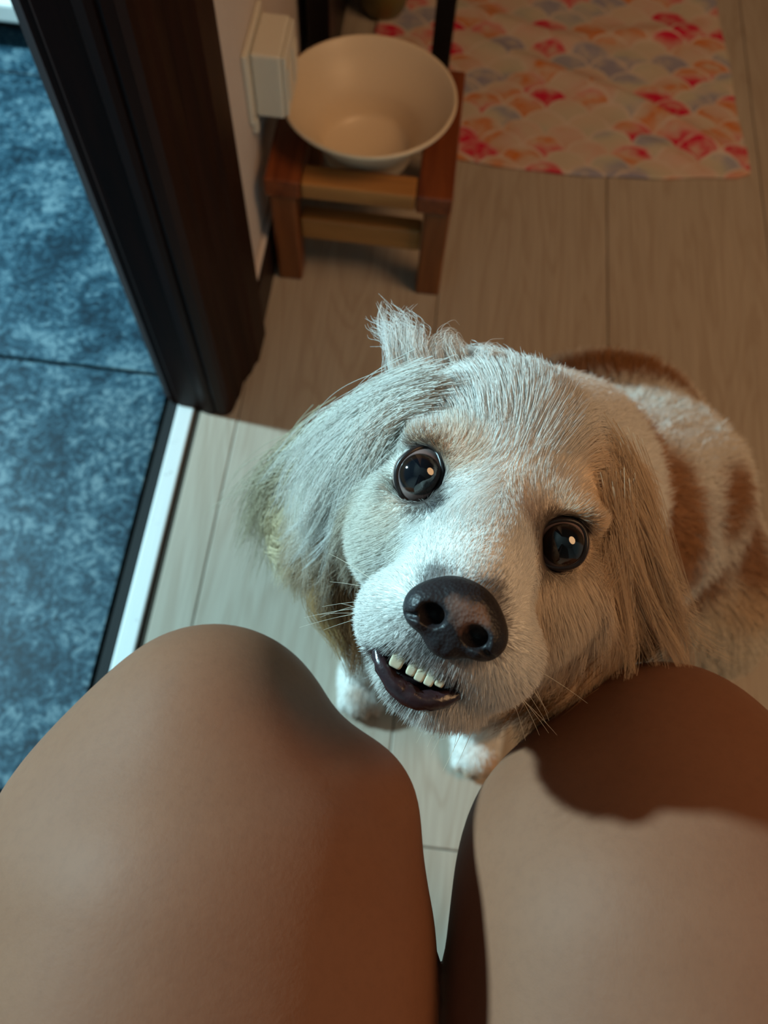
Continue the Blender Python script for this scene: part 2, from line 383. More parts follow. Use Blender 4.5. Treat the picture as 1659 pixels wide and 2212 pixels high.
def build_mat():
    nx, ny = 90, 110
    v = []
    for j in range(ny + 1):
        tv = j / ny
        for i in range(nx + 1):
            tu = i / nx
            yb = 0.926 - 0.062 * math.sin(math.pi * min(1, max(0, tu))) * 0.42 + 0.012 * tu * tu + 0.0012 * math.sin(tu * 31)
            x0 = -0.110 + 0.0025 * math.sin(tv * 17); x1 = 0.446 - 0.026 * min(1, tv * 1.7) + 0.0018 * math.sin(tv * 23)
            xx = x0 + (x1 - x0) * tu; yy = yb + (1.62 - yb) * tv
            # rounded front corner
            if tu > 0.965 and tv < 0.02: yy += 0.006 * (tu - 0.965) / 0.035
            s = 0
            for (cx_, cy_, ang, amp, wid, ln) in ((0.20, 1.09, -0.42, 0.009, 0.013, 0.20), (0.34, 1.02, -0.55, 0.011, 0.012, 0.13), (0.33, 0.965, -0.5, 0.006, 0.010, 0.09), (0.12, 1.20, -0.3, 0.006, 0.014, 0.15), (0.30, 1.22, 0.25, 0.005, 0.015, 0.12)):
                dx, dy = xx - cx_, yy - cy_
                a = dx * math.cos(ang) + dy * math.sin(ang); b = -dx * math.sin(ang) + dy * math.cos(ang)
                s += amp * math.exp(-(b / wid) ** 2 - (a / ln) ** 2)
            edge = min(tu, 1 - tu, tv * 1.2, 1)
            z = 0.0035 + s * min(1, edge * 14) + 0.0007 * math.sin(xx * 60) * math.sin(yy * 47)
            v.append((xx, yy, max(z, 0.003)))
    n = len(v); v += [(a, b, c - 0.0025) for a, b, c in v]
    f = []
    W1 = nx + 1
    for j in range(ny):
        for i in range(nx):
            a = j * W1 + i
            f.append((a, a + 1, a + W1 + 1, a + W1)); f.append((n + a, n + a + W1, n + a + W1 + 1, n + a + 1))
    rim = [i for i in range(W1)] + [j * W1 + nx for j in range(1, ny + 1)] + [ny * W1 + i for i in range(nx - 1, -1, -1)] + [j * W1 for j in range(ny - 1, 0, -1)]
    for a, b in zip(rim, rim[1:] + rim[:1]): f.append((b, a, n + a, n + b))
    return mesh_from('mat', v, f, True)
rug = link('floor_mat', build_mat(), mat_scales()); setp(rug, 'rumpled fabric mat printed with pink, orange and grey fish scales', 'mat')

# ------------------------------------------------------------------ implicit-surface engine
def smin(a, b, k):
    h = np.clip(0.5 + 0.5 * (b - a) / k, 0, 1)
    return b + (a - b) * h - k * h * (1 - h)
def s_ell(p, c, r, A=None):
    q = p - np.asarray(c, p.dtype)
    if A is not None: q = q @ np.asarray(A, p.dtype).T
    r = np.asarray(r, p.dtype)
    k0 = np.sqrt(((q / r) ** 2).sum(-1)); k1 = np.sqrt(((q / (r * r)) ** 2).sum(-1))
    return k0 * (k0 - 1) / np.maximum(k1, 1e-9)
def s_cone(p, a, b, ra, rb):
    a = np.asarray(a, p.dtype); b = np.asarray(b, p.dtype); ab = b - a
    t = np.clip(((p - a) @ ab) / (ab @ ab), 0, 1)
    return np.sqrt(((p - a - t[..., None] * ab) ** 2).sum(-1)) - (ra + (rb - ra) * t)
def surface(fn, lo, hi, h, blk=8, newton=2):
    lo = np.asarray(lo, float); n = (np.ceil((np.asarray(hi) - lo) / h / blk).astype(int)) * blk
    G = np.full(n + 1, 1.0, np.float32)
    nb = n // blk
    bi = np.stack(np.meshgrid(*[np.arange(k) for k in nb], indexing='ij'), -1).reshape(-1, 3)
    cen = lo + (bi * blk + blk / 2) * h
    d = fn(cen.astype(np.float32))
    act = np.abs(d) < blk * h * 1.25
    loc = np.stack(np.meshgrid(*[np.arange(blk + 1)] * 3, indexing='ij'), -1).reshape(-1, 3)
    ins = bi[~act & (d < 0)]
    for b in ins: G[b[0] * blk:b[0] * blk + blk + 1, b[1] * blk:b[1] * blk + blk + 1, b[2] * blk:b[2] * blk + blk + 1] = -1
    A = bi[act]
    for s in range(0, len(A), 400):
        idx = (A[s:s + 400, None, :] * blk + loc[None]).reshape(-1, 3)
        val = fn((lo + idx * h).astype(np.float32))
        G[idx[:, 0], idx[:, 1], idx[:, 2]] = val
    S = G < 0
    c = [S[i:S.shape[0] - 1 + i, j:S.shape[1] - 1 + j, k:S.shape[2] - 1 + k] for i in (0, 1) for j in (0, 1) for k in (0, 1)]
    alls = np.logical_and.reduce(c); anys = np.logical_or.reduce(c)
    cells = np.argwhere(anys & ~alls)
    vid = np.full(anys.shape, -1, np.int64); vid[tuple(cells.T)] = np.arange(len(cells))
    acc = np.zeros((len(cells), 3)); cnt = np.zeros(len(cells))
    corners = [(i, j, k) for i in (0, 1) for j in (0, 1) for k in (0, 1)]
    for ca in corners:
        for ax in range(3):
            if ca[ax]: continue
            cb = list(ca); cb[ax] = 1
            ga = G[tuple((cells + ca).T)]; gb = G[tuple((cells + cb).T)]
            mk = (ga < 0) != (gb < 0)
            t = ga[mk] / (ga[mk] - gb[mk])
            acc[mk] += cells[mk] + np.array(ca) + t[:, None] * (np.array(cb) - np.array(ca)); cnt[mk] += 1
    V = lo + acc / cnt[:, None] * h
    faces = []
    for ax in range(3):
        o1, o2 = [(1, 2), (2, 0), (0, 1)][ax]
        sl0 = [slice(None)] * 3; sl1 = [slice(None)] * 3
        sl0[ax] = slice(0, -1); sl1[ax] = slice(1, None)
        ch = S[tuple(sl0)] != S[tuple(sl1)]
        e = np.argwhere(ch)
        e = e[(e[:, o1] > 0) & (e[:, o2] > 0) & (e[:, o1] < n[o1]) & (e[:, o2] < n[o2])]
        u1 = np.zeros(3, int); u1[o1] = 1; u2 = np.zeros(3, int); u2[o2] = 1
        q = np.stack([vid[tuple((e - u1 - u2).T)], vid[tuple((e - u2).T)], vid[tuple(e.T)], vid[tuple((e - u1).T)]], 1)
        neg = S[tuple(e.T)]
        q[~neg] = q[~neg][:, ::-1]
        faces.append(q)
    Fq = np.concatenate(faces)
    for _ in range(newton):
        g = grad(fn, V); d = fn(V.astype(np.float64)); gl = (g * g).sum(-1)
        V = V - np.clip(d / np.maximum(gl, 0.05), -h * 0.5, h * 0.5)[:, None] * g
    return V, Fq
def grad(fn, V, e=2e-4):
    V = np.asarray(V, np.float64); g = np.empty_like(V)
    for i in range(3):
        dv = np.zeros(3); dv[i] = e
        g[:, i] = (fn(V + dv) - fn(V - dv)) / (2 * e)
    return g
def np_mesh(name, V, Fq):
    me = bpy.data.meshes.new(name)
    me.vertices.add(len(V)); me.vertices.foreach_set('co', np.asarray(V, np.float32).ravel())
    me.loops.add(len(Fq) * 4); me.loops.foreach_set('vertex_index', Fq.astype(np.int32).ravel())
    me.polygons.add(len(Fq)); me.polygons.foreach_set('loop_start', np.arange(0, len(Fq) * 4, 4, dtype=np.int32))
    me.polygons.foreach_set('use_smooth', np.ones(len(Fq), bool))
    me.update(calc_edges=True); me.validate()
    return me
def point_colors(me, name, col):
    a = me.attributes.new(name, 'FLOAT_COLOR', 'POINT')
    a.data.foreach_set('color', np.concatenate([col, np.ones((len(col), 1))], 1).astype(np.float32).ravel())

# ------------------------------------------------------------------ the sitting person (bare legs)
def leg_sdf(p, side):
    # side -1: the leg on the left of the picture, +1: on the right
    if side < 0:
        d = s_cone(p, (-0.050, -0.42, 0.452), (-0.052, -0.03, 0.440), 0.104, 0.083)
        d = smin(d, s_ell(p, (-0.067, 0.042, 0.436), (0.052, 0.052, 0.056)), 0.030)
        d = smin(d, s_ell(p, (-0.013, 0.021, 0.432), (0.040, 0.035, 0.042)), 0.014)
        d = smin(d, s_ell(p, (-0.017, -0.060, 0.440), (0.052, 0.085, 0.060)), 0.03)
        d = smin(d, s_ell(p, (-0.108, -0.010, 0.432), (0.042, 0.055, 0.045)), 0.035)
        kx, ky, ax_, ay = -0.070, 0.030, -0.075, -0.075
        tx = -0.085
    else:
        d = s_cone(p, (0.150, -0.42, 0.452), (0.134, -0.02, 0.440), 0.107, 0.088)
        d = smin(d, s_ell(p, (0.098, -0.070, 0.440), (0.048, 0.085, 0.060)), 0.03)
        d = smin(d, s_ell(p, (0.137, 0.046, 0.436), (0.050, 0.056, 0.054)), 0.035)
        d = smin(d, s_ell(p, (0.095, 0.018, 0.432), (0.042, 0.042, 0.042)), 0.025)
        d = smin(d, s_ell(p, (0.176, 0.000, 0.432), (0.042, 0.055, 0.045)), 0.035)
        kx, ky, ax_, ay = 0.138, 0.034, 0.160, -0.075
        tx = 0.175
    d = smin(d, s_cone(p, (kx, ky, 0.41), (ax_, ay, 0.085), 0.052, 0.033), 0.03)
    d = smin(d, s_ell(p, ((kx * 2 + ax_) / 3, -0.035, 0.29), (0.047, 0.050, 0.10)), 0.03)
    d = smin(d, s_ell(p, (ax_, ay - 0.01, 0.035), (0.032, 0.040, 0.036)), 0.03)
    d = smin(d, s_cone(p, (ax_, ay + 0.01, 0.045), ((ax_ + tx) / 2, ay + 0.105, 0.018), 0.032, 0.018), 0.025)
    d = smin(d, s_ell(p, ((ax_ + tx) / 2, ay + 0.09, 0.019), (0.042, 0.045, 0.018)), 0.02)
    s = 1 if tx > ax_ else -1
    for i, (ox, oy, r) in enumerate(((-0.029, 0.142, 0.0125), (-0.009, 0.146, 0.0085), (0.006, 0.141, 0.008), (0.020, 0.134, 0.0078), (0.032, 0.124, 0.0075))):
        d = smin(d, s_cone(p, ((ax_ + tx) / 2 + s * ox * 0.9, ay + 0.10, 0.014), ((ax_ + tx) / 2 + s * ox + (tx - ax_) * 0.4, ay + oy, 0.0105), r * 1.05, r), 0.006)
    return d
def person_sdf(p):
    d = smin(leg_sdf(p, -1), leg_sdf(p, 1), 0.006)
    d = smin(d, s_ell(p, (0.045, -0.47, 0.47), (0.17, 0.10, 0.10)), 0.05)
    return d
def mat_skin():
    k = NT('tan_skin'); v = k.coord()
    a = k.noise(v, 14, 3)[0]; b = k.noise(v, 420, 3, 0.6)[0]; c_ = k.noise(v, 60, 4)[0]
    c = k.ramp(a, [(0.3, (0.225, 0.096, 0.052)), (0.7, (0.258, 0.117, 0.067))])
    c = k.mix(k.math('MULTIPLY', c_, 0.22), c, (0.21, 0.080, 0.042))
    vein = k.noise(k.mapping(v, (30, 9, 9)), 1.0, 3, 0.5, 1.2)[0]
    c = k.mix(k.ramp(vein, [(0.60, (0, 0, 0)), (0.75, (0.10, 0.10, 0.10))]), c, (0.16, 0.10, 0.078))
    fine = k.noise(v, 240, 4, 0.7)[0]
    c = k.mix(k.ramp(fine, [(0.45, (0, 0, 0)), (0.75, (0.22, 0.22, 0.22))]), c, (0.155, 0.066, 0.04))
    k.bump(b, 0.22, 0.0004)
    k.b.inputs['Subsurface Weight'].default_value = 0.12
    k.b.inputs['Subsurface Radius'].default_value = (1.0, 0.35, 0.2)
    k.b.inputs['Subsurface Scale'].default_value = 0.008
    return k.set(c, 0.62, 0.22)
V, Fq = surface(person_sdf, (-0.22, -0.60, -0.004), (0.31, 0.13, 0.60), 0.0045)
person = link('person', np_mesh('person', V, Fq), mat_skin())
setp(person, 'bare tan knees and thighs of a seated person', 'person')

# ------------------------------------------------------------------ the dog
HO = at_depth(1058, 1100, 0.300)
EZ = nrm(CAM - HO)
EX = CR @ np.array([0.898, -0.439, 0.0]); EX = nrm(EX - EZ * (EX @ EZ))
EY = np.cross(EZ, EX)
HB = np.array([EX, EY, EZ])                       # world -> head-local rows
def to_local(p): return (p - HO.astype(p.dtype)) @ HB.T.astype(p.dtype) * 1000.0   # mm
def to_world(q): return np.asarray(q, float) / 1000.0 @ HB + HO
def dir_world(q): return np.asarray(q, float) @ HB
def axes(long, nor):
    l = nrm(long); n_ = np.array(nor, float); n_ = nrm(n_ - l * (n_ @ l)); w = np.cross(l, n_)
    return np.array([w, l, n_])
EYES = [(-30.0, 0.0, -8.5), (30.0, 0.0, -9.0)]
EYE_R = 11.5
EARL = axes((-28, -82, -42), (-0.75, -0.1, 0.7)); EARR = axes((40, -78, -38), (0.75, 0.25, 0.65))
EARL2 = axes((-25, -60, -60), (-0.6, -0.2, 0.75))
def head_sdf(q):
    d = s_ell(q, (-5, 14, -42), (44, 42, 42))
    d = smin(d, s_ell(q, (0, -4, -24), (41, 34, 27)), 14)
    d = smin(d, s_cone(q, (0, 2, -12), (5.5, -27, 38), 18, 14.5), 12)         # bridge
    d = smin(d, s_cone(q, (2, -14, -14), (6, -40, 30), 27, 23), 10)           # muzzle
    d = smin(d, s_ell(q, (-7, -47, 24), (20, 18, 23)), 7)                     # flews
    d = smin(d, s_ell(q, (20, -45, 24), (20.5, 19, 22)), 7)
    d = smin(d, s_ell(q, (9, -62, 12), (23, 15, 29)), 5)                      # jaw
    for s in (-1, 1):
        d = smin(d, s_ell(q, (3 + s * 33, -24, -26), (20, 24, 24)), 14)       # cheek
        d = smin(d, s_ell(q, (s * 27, 14.0, -10), (15, 7, 9)), 9)              # brow
    for e in EYES:                                                            # orbit
        d = -smin(-d, s_ell(q, (e[0], e[1], e[2] + 3), (11.2, 11.6, 13)), 2.5)
    d = -smin(-d, s_ell(q, (2.5, -60, 44), (15.0, 5.8, 17)), 2)               # mouth
    # ear leathers
    e1 = s_ell(q, (-58, -12, -52), (25, 48, 7), EARL)
    e1 = smin(e1, s_cone(q, (-38, 22, -42), (-54, 8, -46), 14, 10), 10)
    e3 = s_ell(q, (-84, -40, -104), (22, 34, 8), EARL2)
    e1 = smin(e1, e3, 14)
    e2 = s_ell(q, (56, -6, -54), (24, 50, 7), EARR)
    e2 = smin(e2, s_cone(q, (32, 26, -44), (47, 14, -48), 13, 10), 10)
    return smin(d, np.minimum(e1, e2), 8)
NECK_A = to_world((-2, 10, -62)); THROAT = to_world((9, -44, -36))
def dog_sdf(p):
    d = head_sdf(to_local(p)) / 1000.0
    b = s_cone(p, NECK_A, (0.105, 0.25, 0.32), 0.050, 0.070)
    b = smin(b, s_ell(p, (0.070, 0.180, 0.235), (0.068, 0.072, 0.105)), 0.03)
    b = smin(b, s_cone(p, THROAT, (0.078, 0.165, 0.30), 0.034, 0.052), 0.025)
    b = smin(b, s_cone(p, (0.095, 0.24, 0.26), (0.215, 0.330, 0.150), 0.086, 0.098), 0.03)
    b = smin(b, s_ell(p, (0.238, 0.358, 0.100), (0.100, 0.090, 0.10)), 0.03)
    b = smin(b, s_ell(p, (0.300, 0.280, 0.080), (0.072, 0.085, 0.080)), 0.03)
    b = smin(b, s_ell(p, (0.205, 0.432, 0.094), (0.098, 0.072, 0.094)), 0.03)
    b = smin(b, s_cone(p, (0.315, 0.25, 0.03), (0.265, 0.185, 0.020), 0.026, 0.018), 0.02)
    for (sx, sy, px, py) in ((0.100, 0.175, 0.108, 0.140), (0.015, 0.195, -0.008, 0.182)):
        b = smin(b, s_cone(p, (sx, sy, 0.22), (px, py, 0.025), 0.036, 0.021), 0.02)
        b = smin(b, s_ell(p, (px, py - 0.014, 0.0175), (0.025, 0.034, 0.0175)), 0.012)
        for t in (-0.014, -0.005, 0.005, 0.014):
            b = smin(b, s_ell(p, (px + t * 1.15, py - 0.040 + abs(t) * 0.5, 0.0115), (0.0065, 0.013, 0.011)), 0.004)
    return smin(d, b, 0.02)
V, Fq = surface(dog_sdf, (-0.16, 0.02, -0.004), (0.44, 0.53, 0.62), 0.0026)
dog_me = np_mesh('dog', V, Fq)
N_dog = grad(dog_sdf, V); N_dog /= np.linalg.norm(N_dog, axis=1)[:, None]

# --- coat colours with a little light and shade, painted as patches in head-local (mm) or world (m) space
WHITE, CREAM, TAN, BROWN, DARK = (0.86, 0.84, 0.80), (0.80, 0.66, 0.43), (0.64, 0.35, 0.14), (0.38, 0.155, 0.05), (0.10, 0.065, 0.05)
def hit(px, py):
    r = nrm(ray(px, py)); t = 0.15
    for _ in range(90): t += max(0.0003, 0.8 * float(dog_sdf((CAM + r * t)[None])[0]))
    return CAM + r * t
def spot(px, py, rp):
    h = hit(px, py); return h, np.full(3, rp * np.linalg.norm(h - CAM) / F_PX)
OCHRE, RUST = (0.60, 0.33, 0.12), (0.34, 0.135, 0.045)
BODY_PATCHES = [(1540, 1380, 150, (0.86, 0.76, 0.60), .95), (1600, 1260, 80, OCHRE, .6), (1410, 1000, 85, BROWN, .95), (1430, 1110, 110, BROWN, .95), (1440, 1220, 85, BROWN, .85), (1550, 1080, 75, RUST, .95), (1595, 1165, 70, RUST, .9), (1500, 1260, 55, RUST, .85),
                (1270, 822, 55, RUST, .95), (1330, 815, 62, RUST, .98), (1390, 825, 58, RUST, .98), (1450, 850, 50, RUST, .95)]
def coat(P_, jitter=0.0, seed=3):
    r_ = np.random.default_rng(seed)
    q = to_local(P_); w = np.tile(np.array(WHITE), (len(P_), 1))
    qn = q + 2.2 * np.stack([np.sin(q[:, 1] * .31 + q[:, 2] * .2), np.sin(q[:, 0] * .27 + 1), np.sin(q[:, 0] * .33 + q[:, 1] * .24)], 1)
    if jitter: qn = qn + r_.normal(0, jitter, qn.shape)
    def paint(c, rad, col, a=1.0, soft=0.5):
        d = np.sqrt((((qn - np.array(c)) / np.array(rad)) ** 2).sum(1))
        k = np.clip((1 + soft - d) / (2 * soft), 0, 1); k = (k * k * (3 - 2 * k) * a)[:, None]
        w[:] = w * (1 - k) + np.array(col) * k
    pw = P_ + 0.006 * np.stack([np.sin(P_[:, 1] * 90), np.sin(P_[:, 2] * 80 + 1), np.sin(P_[:, 0] * 85)], 1)
    if jitter: pw = pw + r_.normal(0, jitter / 1000 * 2, pw.shape)
    def paintw(c, rad, col, a=1.0, soft=0.35):
        d = np.sqrt((((pw - np.array(c)) / np.array(rad)) ** 2).sum(1))
        k = np.clip((1 + soft - d) / (2 * soft), 0, 1); k = (k * k * (3 - 2 * k) * a)[:, None]
        w[:] = w * (1 - k) + np.array(col) * k
    far = q[:, 2] < -75
    # body
    paintw((0.24, 0.36, 0.10), (0.20, 0.18, 0.14), (0.80, 0.68, 0.52), 0.5)
    for (px, py, rp, cl, al) in BODY_PATCHES: paintw(*spot(px, py, rp), cl, al)
    paintw((0.098, 0.088, 0.012), (0.020, 0.012, 0.02), TAN, 0.9); paintw((0.125, 0.100, 0.012), (0.012, 0.012, 0.02), TAN, 0.7)
    paintw((0.000, 0.150, 0.012), (0.018, 0.018, 0.02), BROWN, 0.8)
    # ears
    paint((-78, -5, -60), (34, 60, 40), CREAM, 0.35); paint((-62, -62, -75), (30, 32, 40), BROWN, 0.85)
    paint((-92, -45, -115), (40, 45, 35), (0.74, 0.60, 0.36), 0.9)
    paint((66, 0, -55), (36, 58, 40), (0.74, 0.50, 0.29), 0.85); paint((78, -40, -75), (34, 34, 40), (0.70, 0.47, 0.28), 0.8)
    paint((46, 22, -30), (18, 30, 26), (0.72, 0.46, 0.24), 0.8); paint((38, 32, -24), (18, 24, 22), (0.78, 0.56, 0.36), 0.75)
    paint((-46, -28, -38), (11, 27, 22), (0.36, 0.22, 0.12), 0.85); paint((-74, -52, -70), (26, 24, 30), (0.50, 0.36, 0.20), 0.7)  # first patch: shade in the gap between left ear and cheek, painted brown
    # face
    paint((-22, 16, 2), (9, 10, 12), (0.76, 0.52, 0.34), 0.6); paint((5, 6, 4), (3.2, 9, 10), (0.66, 0.40, 0.22), 0.55)
    paint((-32, 12.5, -2), (11, 3.2, 12), (0.42, 0.20, 0.08), 0.85, 0.4)
    paint((-40, -28, -10), (16, 30, 30), (0.80, 0.74, 0.60), 0.5)
    paint((34, 4, -4), (20, 22, 18), (0.80, 0.58, 0.38), 0.8)
    paint((40, -22, -10), (20, 24, 26), (0.86, 0.70, 0.52), 0.75); paint((30, -46, 10), (14, 20, 24), (0.82, 0.62, 0.44), 0.6)  # right cheek's cream is painted paler to stand in for warm lamplight
    paint((-30, -1, 0), (12.2, 12.8, 14), (0.05, 0.035, 0.03), 0.85, 0.12); paint((29.5, 0, 0), (13.5, 13, 14), (0.07, 0.035, 0.022), 0.85, 0.2)
    paint((-12, -4, 2), (7, 5, 10), (0.30, 0.28, 0.26), 0.6); paint((-18.5, -7, 2), (5.5, 4.5, 10), (0.04, 0.035, 0.04), 0.9, 0.3); paint((13, -1, 2), (7, 9, 10), (0.34, 0.18, 0.12), 0.75); paint((17.5, -3, 2), (5, 5, 10), (0.10, 0.05, 0.04), 0.8, 0.3)
    paint((6, -47, 46), (13, 9, 16), (0.46, 0.37, 0.35), 0.75); paint((6, -34, 52), (17, 14, 16), (0.10, 0.08, 0.08), 0.85, 0.15)
    paint((2, -60, 42), (17.5, 8.0, 17), (0.035, 0.02, 0.022), 1.0, 0.14)
    return w
skin_col = coat(V); _q = to_local(V)
for e in EYES:
    _k = np.clip((14.6 - np.linalg.norm(_q - np.array((e[0], e[1], e[2] + 6)), axis=1)) / 3, 0, 1)[:, None]
    skin_col = skin_col * (1 - _k) + np.array((0.035, 0.025, 0.022)) * _k
point_colors(dog_me, 'strand_color', skin_col)
k = NT('dog_skin'); at = k.n('ShaderNodeAttribute'); at.attribute_name = 'strand_color'
k.l(at.outputs['Color'], k.b.inputs['Base Color']); k.set(None, 0.7, 0.15); M_DOGSKIN = k.mat
dog = link('dog', dog_me, M_DOGSKIN)
setp(dog, 'white and tan spaniel looking up with small teeth showing', 'dog')

# --- fur material
def mat_fur():
    k = NT('fur'); t = k.t
    at = k.n('ShaderNodeAttribute'); at.attribute_name = 'strand_color'
    hi = k.n('ShaderNodeHairInfo')
    root = k.mix(k.math('MULTIPLY', k.math('SUBTRACT', 1.0, hi.outputs['Intercept']), 0.10), at.outputs['Color'], (0.6, 0.42, 0.28))
    hb = k.n('ShaderNodeBsdfHairPrincipled'); hb.parametrization = 'COLOR'
    k.l(root, hb.inputs['Color']); hb.inputs['Roughness'].default_value = 0.42; hb.inputs['Radial Roughness'].default_value = 0.6
    df = k.n('ShaderNodeBsdfDiffuse'); k.l(root, df.inputs['Color'])
    mx = k.n('ShaderNodeMixShader'); mx.inputs[0].default_value = 0.72
    k.l(hb.outputs[0], mx.inputs[1]); k.l(df.outputs[0], mx.inputs[2]); k.l(mx.outputs[0], k.out.inputs['Surface'])
    t.nodes.remove(k.b)
    return k.mat
M_FUR = mat_fur()

# --- combing guides: (head-local position mm, direction, length mm, lift, wave mm)
GUIDES = [
    ((3, -14, 25), (0, 1, -.6), 6, .25, 0), ((5, -22, 45), (0, 1, -.5), 4, .2, 0), ((-3, -24, 44), (-.7, .8, -.5), 4.5, .2, 0), ((14, -24, 44), (.7, .8, -.5), 4.5, .2, 0),
    ((0, 0, 2), (0, 1, -.1), 6, .14, 0), ((0, 16, 3), (-.1, 1, -.3), 10, .12, 0),
    ((-15, -38, 35), (-.8, -.1, -.7), 6, .25, 0), ((-20, -46, 25), (-.7, -.3, -.7), 6.5, .2, 0), ((-8, -52, 40), (-.4, -.9, -.3), 7, .25, 0),
    ((27, -38, 33), (.8, -.1, -.7), 6, .25, 0), ((33, -44, 24), (.7, -.3, -.7), 6.5, .2, 0), ((20, -52, 38), (.3, -.9, -.3), 7, .25, 0),
    ((6, -48, 48), (0, -1, -.1), 6, .25, 0), ((8, -72, 28), (0, -.7, -.7), 13, .3, 0), ((20, -66, 20), (.3, -.6, -.7), 13, .3, 0), ((-8, -66, 18), (-.3, -.6, -.7), 13, .3, 0),
    ((-36, -25, -8), (-.7, -.5, -.6), 10, .18, 0), ((40, -25, -8), (.6, -.7, -.5), 12, .18, 0),
    ((-28, -15, 0), (-.4, -.8, -.3), 6, .25, 0), ((-32, 16, -2), (-.6, .8, -.2), 5.5, .12, 0), ((-16, 4, 4), (.8, .7, 0), 5, .2, 0), ((-17, -5, 4), (.9, -.1, 0), 6, .3, 0),
    ((28, -15, 0), (.3, -.8, -.3), 6, .25, 0), ((32, 17, -2), (.5, .8, -.3), 5.5, .12, 0), ((16, 4, 4), (-.7, .7, 0), 5, .25, 0), ((16, -6, 4), (-.8, -.4, 0), 5, .3, 0),
    ((-15, 32, -8), (-.6, .8, -.4), 20, .08, 0), ((12, 34, -8), (.2, .9, -.5), 20, .08, 0), ((-4, 50, -26), (-.3, .7, -.8), 24, .14, 0),
    ((-36, 36, -22), (-.95, .1, -.4), 32, .1, 0), ((30, 42, -26), (.7, .1, -.7), 24, .1, 0), ((-30, 50, -40), (-.8, .5, -.5), 30, .35, 2),
    ((-58, 20, -34), (-.9, -.45, -.3), 38, .14, 2), ((-74, 0, -46), (-.55, -.85, -.3), 40, .12, 3), ((-52, -12, -40), (-.25, -.95, -.3), 36, .1, 3), ((-70, -45, -66), (.1, -1, -.35), 36, .12, 4), ((-50, -40, -60), (.3, -.9, -.4), 45, .1, 6),
    ((-98, -25, -90), (-.5, -.8, -.4), 34, .2, 5), ((-90, -60, -120), (-.2, -.9, -.5), 32, .2, 6),
    ((40, 36, -34), (.7, -.6, -.4), 40, .14, 1), ((60, 12, -40), (.5, -.85, -.35), 40, .1, 2), ((46, -5, -38), (.15, -.98, -.3), 50, .1, 3), ((78, -12, -56), (.5, -.9, -.3), 40, .12, 3), ((70, -40, -66), (.0, -1, -.3), 48, .12, 5), ((50, -40, -50), (-.15, -1, -.25), 45, .1, 5),
]
GUIDES_W = [   # world-space guides for body: (pos m, dir, length mm, lift, wave)
    ((0.09, 0.17, 0.30), (-.1, -.35, -1), 32, .3, 3), ((0.07, 0.13, 0.22), (0, -.2, -1), 34, .3, 4), ((0.02, 0.16, 0.25), (-.4, -.2, -1), 34, .3, 4),
    ((0.12, 0.27, 0.39), (.6, .6, -.4), 24, .45, 1), ((0.19, 0.31, 0.33), (.7, .5, -.5), 26, .5, 2), ((0.27, 0.38, 0.24), (.7, .5, -.7), 26, .5, 2), ((0.20, 0.46, 0.16), (.3, .8, -.7), 26, .5, 2),
    ((0.16, 0.22, 0.25), (.4, -.3, -1), 28, .35, 2), ((0.31, 0.30, 0.15), (.7, -.2, -.7), 26, .4, 2), ((0.34, 0.25, 0.08), (.6, -.5, -.5), 24, .3, 2), ((0.25, 0.23, 0.1), (.3, -.6, -.8), 24, .3, 2),
    ((0.107, 0.12, 0.10), (.1, -.1, -1), 14, .25, 1), ((-0.005, 0.16, 0.10), (-.1, -.1, -1), 14, .25, 1), ((0.107, 0.10, 0.02), (0, -.6, -.8), 6, .25, 0), ((-0.007, 0.14, 0.02), (0, -.6, -.8), 6, .25, 0),
]
G_pos = np.array([to_world(g[0]) for g in GUIDES] + [g[0] for g in GUIDES_W])
G_dir = np.array([nrm(dir_world(g[1])) for g in GUIDES] + [nrm(g[1]) for g in GUIDES_W])
G_par = np.array([g[2:5] for g in GUIDES] + [g[2:5] for g in GUIDES_W], float)
G_sig = np.array([0.010] * len(GUIDES) + [0.035] * len(GUIDES_W))
def comb(P_):
    d2 = ((P_[:, None, :] - G_pos[None]) ** 2).sum(-1)
    w = np.exp(-d2 / (2 * G_sig ** 2)) + 1e-7 / (d2 + 1e-5) * 1e-2
    w /= w.sum(1)[:, None]
    D = w @ G_dir; D /= np.maximum(np.linalg.norm(D, axis=1), 1e-6)[:, None]
    return D, w @ G_par

def curves_object(name, pts, rad, col, mat, parent):
    N, K, _ = pts.shape
    c = bpy.data.hair_curves.new(name)
    c.add_curves([K] * N)
    c.position_data.foreach_set('vector', pts.astype(np.float32).ravel())
    a = c.attributes.get('radius') or c.attributes.new('radius', 'FLOAT', 'POINT')
    a.data.foreach_set('value', rad.astype(np.float32).ravel())
    a = c.attributes.new('strand_color', 'FLOAT_COLOR', 'CURVE')
    a.data.foreach_set('color', np.concatenate([col, np.ones((N, 1))], 1).astype(np.float32).ravel())
    c.materials.append(mat)
    o = bpy.data.objects.new(name, c); COL.objects.link(o)
    if parent is not None: o.parent = parent
    return o

